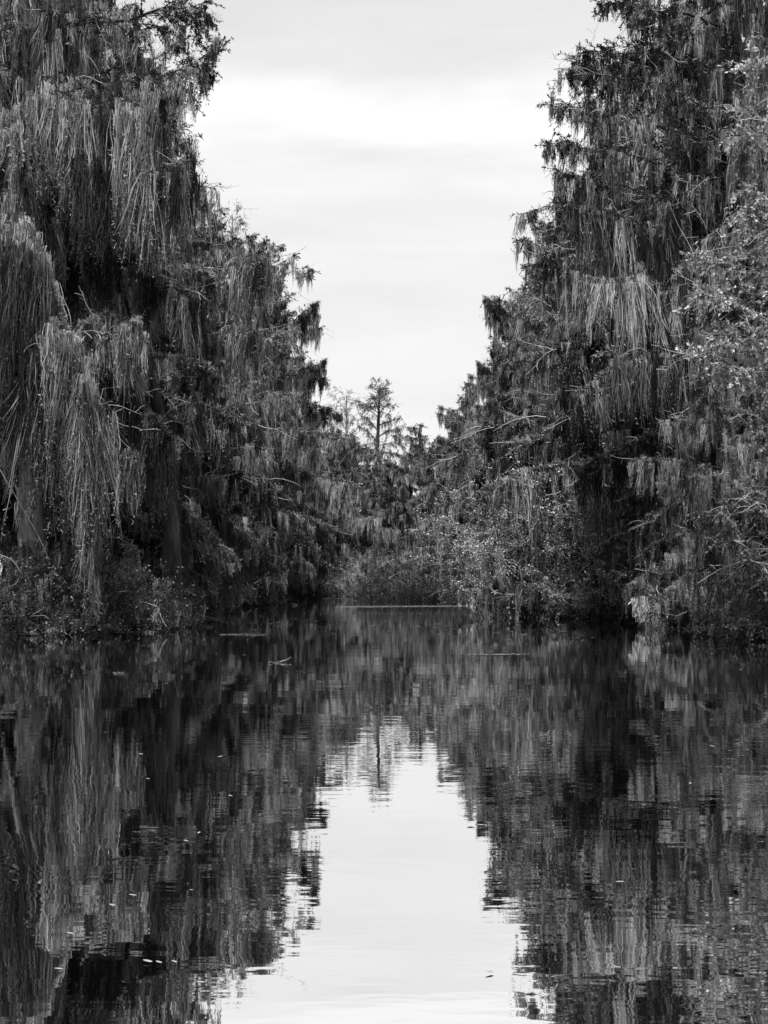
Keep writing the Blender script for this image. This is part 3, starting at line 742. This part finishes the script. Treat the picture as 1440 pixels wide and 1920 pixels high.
# --- dark sedge on the low point ahead and along the edges
def sedge():
    reseed()
    b = Buf()
    n = 9000
    px = rng.uniform(685, 905, n); d = rng.uniform(84.2, 89, n)
    A = np.stack([(px - 720) / F * d, d, np.full(n, -.05)], -1)
    D = norm(rng.normal(0, .45, (n, 3)) + V([0, 0, 1]))
    env = (.35 + .3 * np.sin(px * .05) + .25 * np.sin(px * .13 + 2) + .15 * np.sin(px * .31)) * np.clip((px - 670) / 70, 0, 1) + .2
    leaves(b, A, D, np.clip(env, .15, 1.1) * rng.uniform(.3, 1.15, n), .02)
    m = 26000
    y = rng.uniform(33, 118, m); lf = rng.random(m) < .5
    x = np.where(lf, np.interp(y, LB[:, 0], LB[:, 1]) - rng.uniform(-.6, 1.5, m), np.interp(y, RB[:, 0], RB[:, 1]) + rng.uniform(-.6, 1.5, m))
    A = np.stack([x, y, np.full(m, -.05)], -1)
    D = norm(rng.normal(0, .4, (m, 3)) + V([0, 0, 1])); leaves(b, A, D, rng.uniform(.2, .75, m), .016)
    o = b.build('sedge', 'reed'); tag(o, 'dark sedge and low growth along the waterline', 'sedge', kind='stuff')
sedge()

# ------------------------------------------------------------------ things afloat
def wpt(px, py): d = CH * F / (py - HY); return V([(px - 720) / F * d, d, .006])
def floating_leaf():
    a = np.linspace(0, 2 * PI, 9)[:-1]
    r = .5 + .0 * a
    ring = np.stack([np.cos(a) * .045, np.sin(a) * .022, .005 + .002 * np.cos(a)], -1)
    v = np.concatenate([ring, ring * V([.3, .3, 1]) - V([0, 0, .003])])
    f = [[i, (i + 1) % 8, 8 + (i + 1) % 8, 8 + i] for i in range(8)] + [[8, 9, 10, 11], [8, 11, 12, 15], [12, 13, 14, 15]]
    b = Buf(); b.add(v, V(f), np.full(len(f), .5)); return b.build('floating_leaf', 'debris_and_riffle')
lf0 = floating_leaf()
for i in range(60):
    py = HY + 75 + 760 * rng.random() ** 2.2
    px = rng.uniform(20, 1420)
    if 600 < px < 900 and py > 1400: px = px - 420
    o = lf0 if i == 0 else lf0.copy()
    if i: C.objects.link(o)
    o.location = wpt(px, py); o.rotation_euler = (0, 0, rng.random() * 6)
    s = .32 * rng.uniform(.6, 1.4) * (1 + o.location.y / 28); o.scale = (s, s, 1)
    tag(o, 'small pale leaf floating on the dark water', 'leaf', 'leaves floating on the water')
for lab, (px, py), fs in (('largest of three pale leaves floating at the lower left', (277, 1806), .55), ('middle of three pale leaves floating at the lower left', (298, 1808), .38), ('right one of three pale leaves floating at the lower left', (327, 1807), .34)):
    o = lf0.copy(); C.objects.link(o); o.location = wpt(px, py); o.scale = (fs, fs, 1); tag(o, lab, 'leaf')
    if 'group' in o: del o['group']
def stick(label, p0, p1, r, fork=0, m='bark_pale'):
    a, c = wpt(*p0), wpt(*p1); a[2] = c[2] = .01
    P = np.stack([a + (c - a) * t for t in np.linspace(0, 1, 14)]) - a; P[1:-1] += rng.normal(0, .02, (12, 3)) * V([1, 5, .45])
    b = Buf(); tubes(b, P, (r * np.linspace(1, .5, 14))[None], 5)
    if fork:
        u = norm(c - a); e = P[-3]
        tubes(b, V([e, e + u * .2 + V([0, .2, .03]), e + u * .3 + V([0, .35, .06])]), V([[r * .7, r * .5, r * .3]]), 4)
        tubes(b, V([e, e + u * .2 - V([0, .2, -.03]), e + u * .3 - V([0, .35, -.06])]), V([[r * .7, r * .5, r * .3]]), 4)
    o = b.build('floating_stick', m); o.location = a; tag(o, label, 'stick')
stick('long thin straight stick floating below the left bank', (70, 1188), (298, 1185), .009, 1)
stick('forked pale twig floating left of centre', (503, 1244), (530, 1242), .010, 1)
stick('thin pale stick floating under the left bank, right of the long one', (412, 1190), (498, 1190), .005)
stick('long pale pole floating at the foot of the palest right shrubs', (1000, 1149), (1215, 1149), .012)
stick('short pale twig floating on the left, over the dark reflection', (212, 1263), (232, 1263), .008)

def riffle_streaks():
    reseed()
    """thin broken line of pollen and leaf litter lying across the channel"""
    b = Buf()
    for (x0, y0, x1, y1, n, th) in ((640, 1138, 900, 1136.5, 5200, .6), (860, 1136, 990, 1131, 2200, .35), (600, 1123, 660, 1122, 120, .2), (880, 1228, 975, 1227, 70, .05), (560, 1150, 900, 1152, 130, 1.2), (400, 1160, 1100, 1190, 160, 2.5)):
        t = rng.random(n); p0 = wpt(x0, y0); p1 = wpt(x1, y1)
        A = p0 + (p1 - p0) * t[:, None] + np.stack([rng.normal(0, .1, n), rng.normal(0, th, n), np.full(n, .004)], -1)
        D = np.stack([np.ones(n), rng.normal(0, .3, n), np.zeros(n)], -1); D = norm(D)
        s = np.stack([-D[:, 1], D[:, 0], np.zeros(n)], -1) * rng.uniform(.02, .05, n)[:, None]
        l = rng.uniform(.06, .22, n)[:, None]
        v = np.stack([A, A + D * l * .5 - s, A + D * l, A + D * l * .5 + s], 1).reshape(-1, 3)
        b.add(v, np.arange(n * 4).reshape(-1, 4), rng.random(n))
    tag(b.build('riffle_flecks', 'debris_and_riffle'), 'pale flecks painted in for sky-reflecting riffle streaks across the channel, with sparse litter', 'litter', kind='stuff')
riffle_streaks()

# ------------------------------------------------------------------ camera and render
cam = bpy.data.cameras.new('camera'); co = bpy.data.objects.new('camera', cam); C.objects.link(co)
co.location = (0, 0, CH); co.rotation_euler = (PI / 2, 0, 0)
cam.sensor_fit = 'VERTICAL'; cam.sensor_height = 36; cam.lens = 50; cam.shift_y = (HY - 960) / 1920; cam.clip_end = 2000
sc = bpy.context.scene; sc.camera = co
sc.view_settings.view_transform = 'Standard'; sc.view_settings.look = 'None'
sc.view_settings.exposure = 0; sc.view_settings.gamma = 1
sc.cycles.max_bounces = 5; sc.cycles.diffuse_bounces = 1; sc.cycles.glossy_bounces = 2; sc.cycles.transmission_bounces = 2
sc.cycles.caustics_reflective = False; sc.cycles.use_denoising = True; sc.cycles.denoiser = 'OPENIMAGEDENOISE'; sc.cycles.denoising_input_passes = 'RGB_ALBEDO_NORMAL'; sc.cycles.denoising_prefilter = 'ACCURATE'
tot = 0
for k, p in protos.items():
    if not p[1]: print('unused proto', k)
print('polys', sum(len(m.polygons) for m in bpy.data.meshes), 'objects', len(sc.objects))
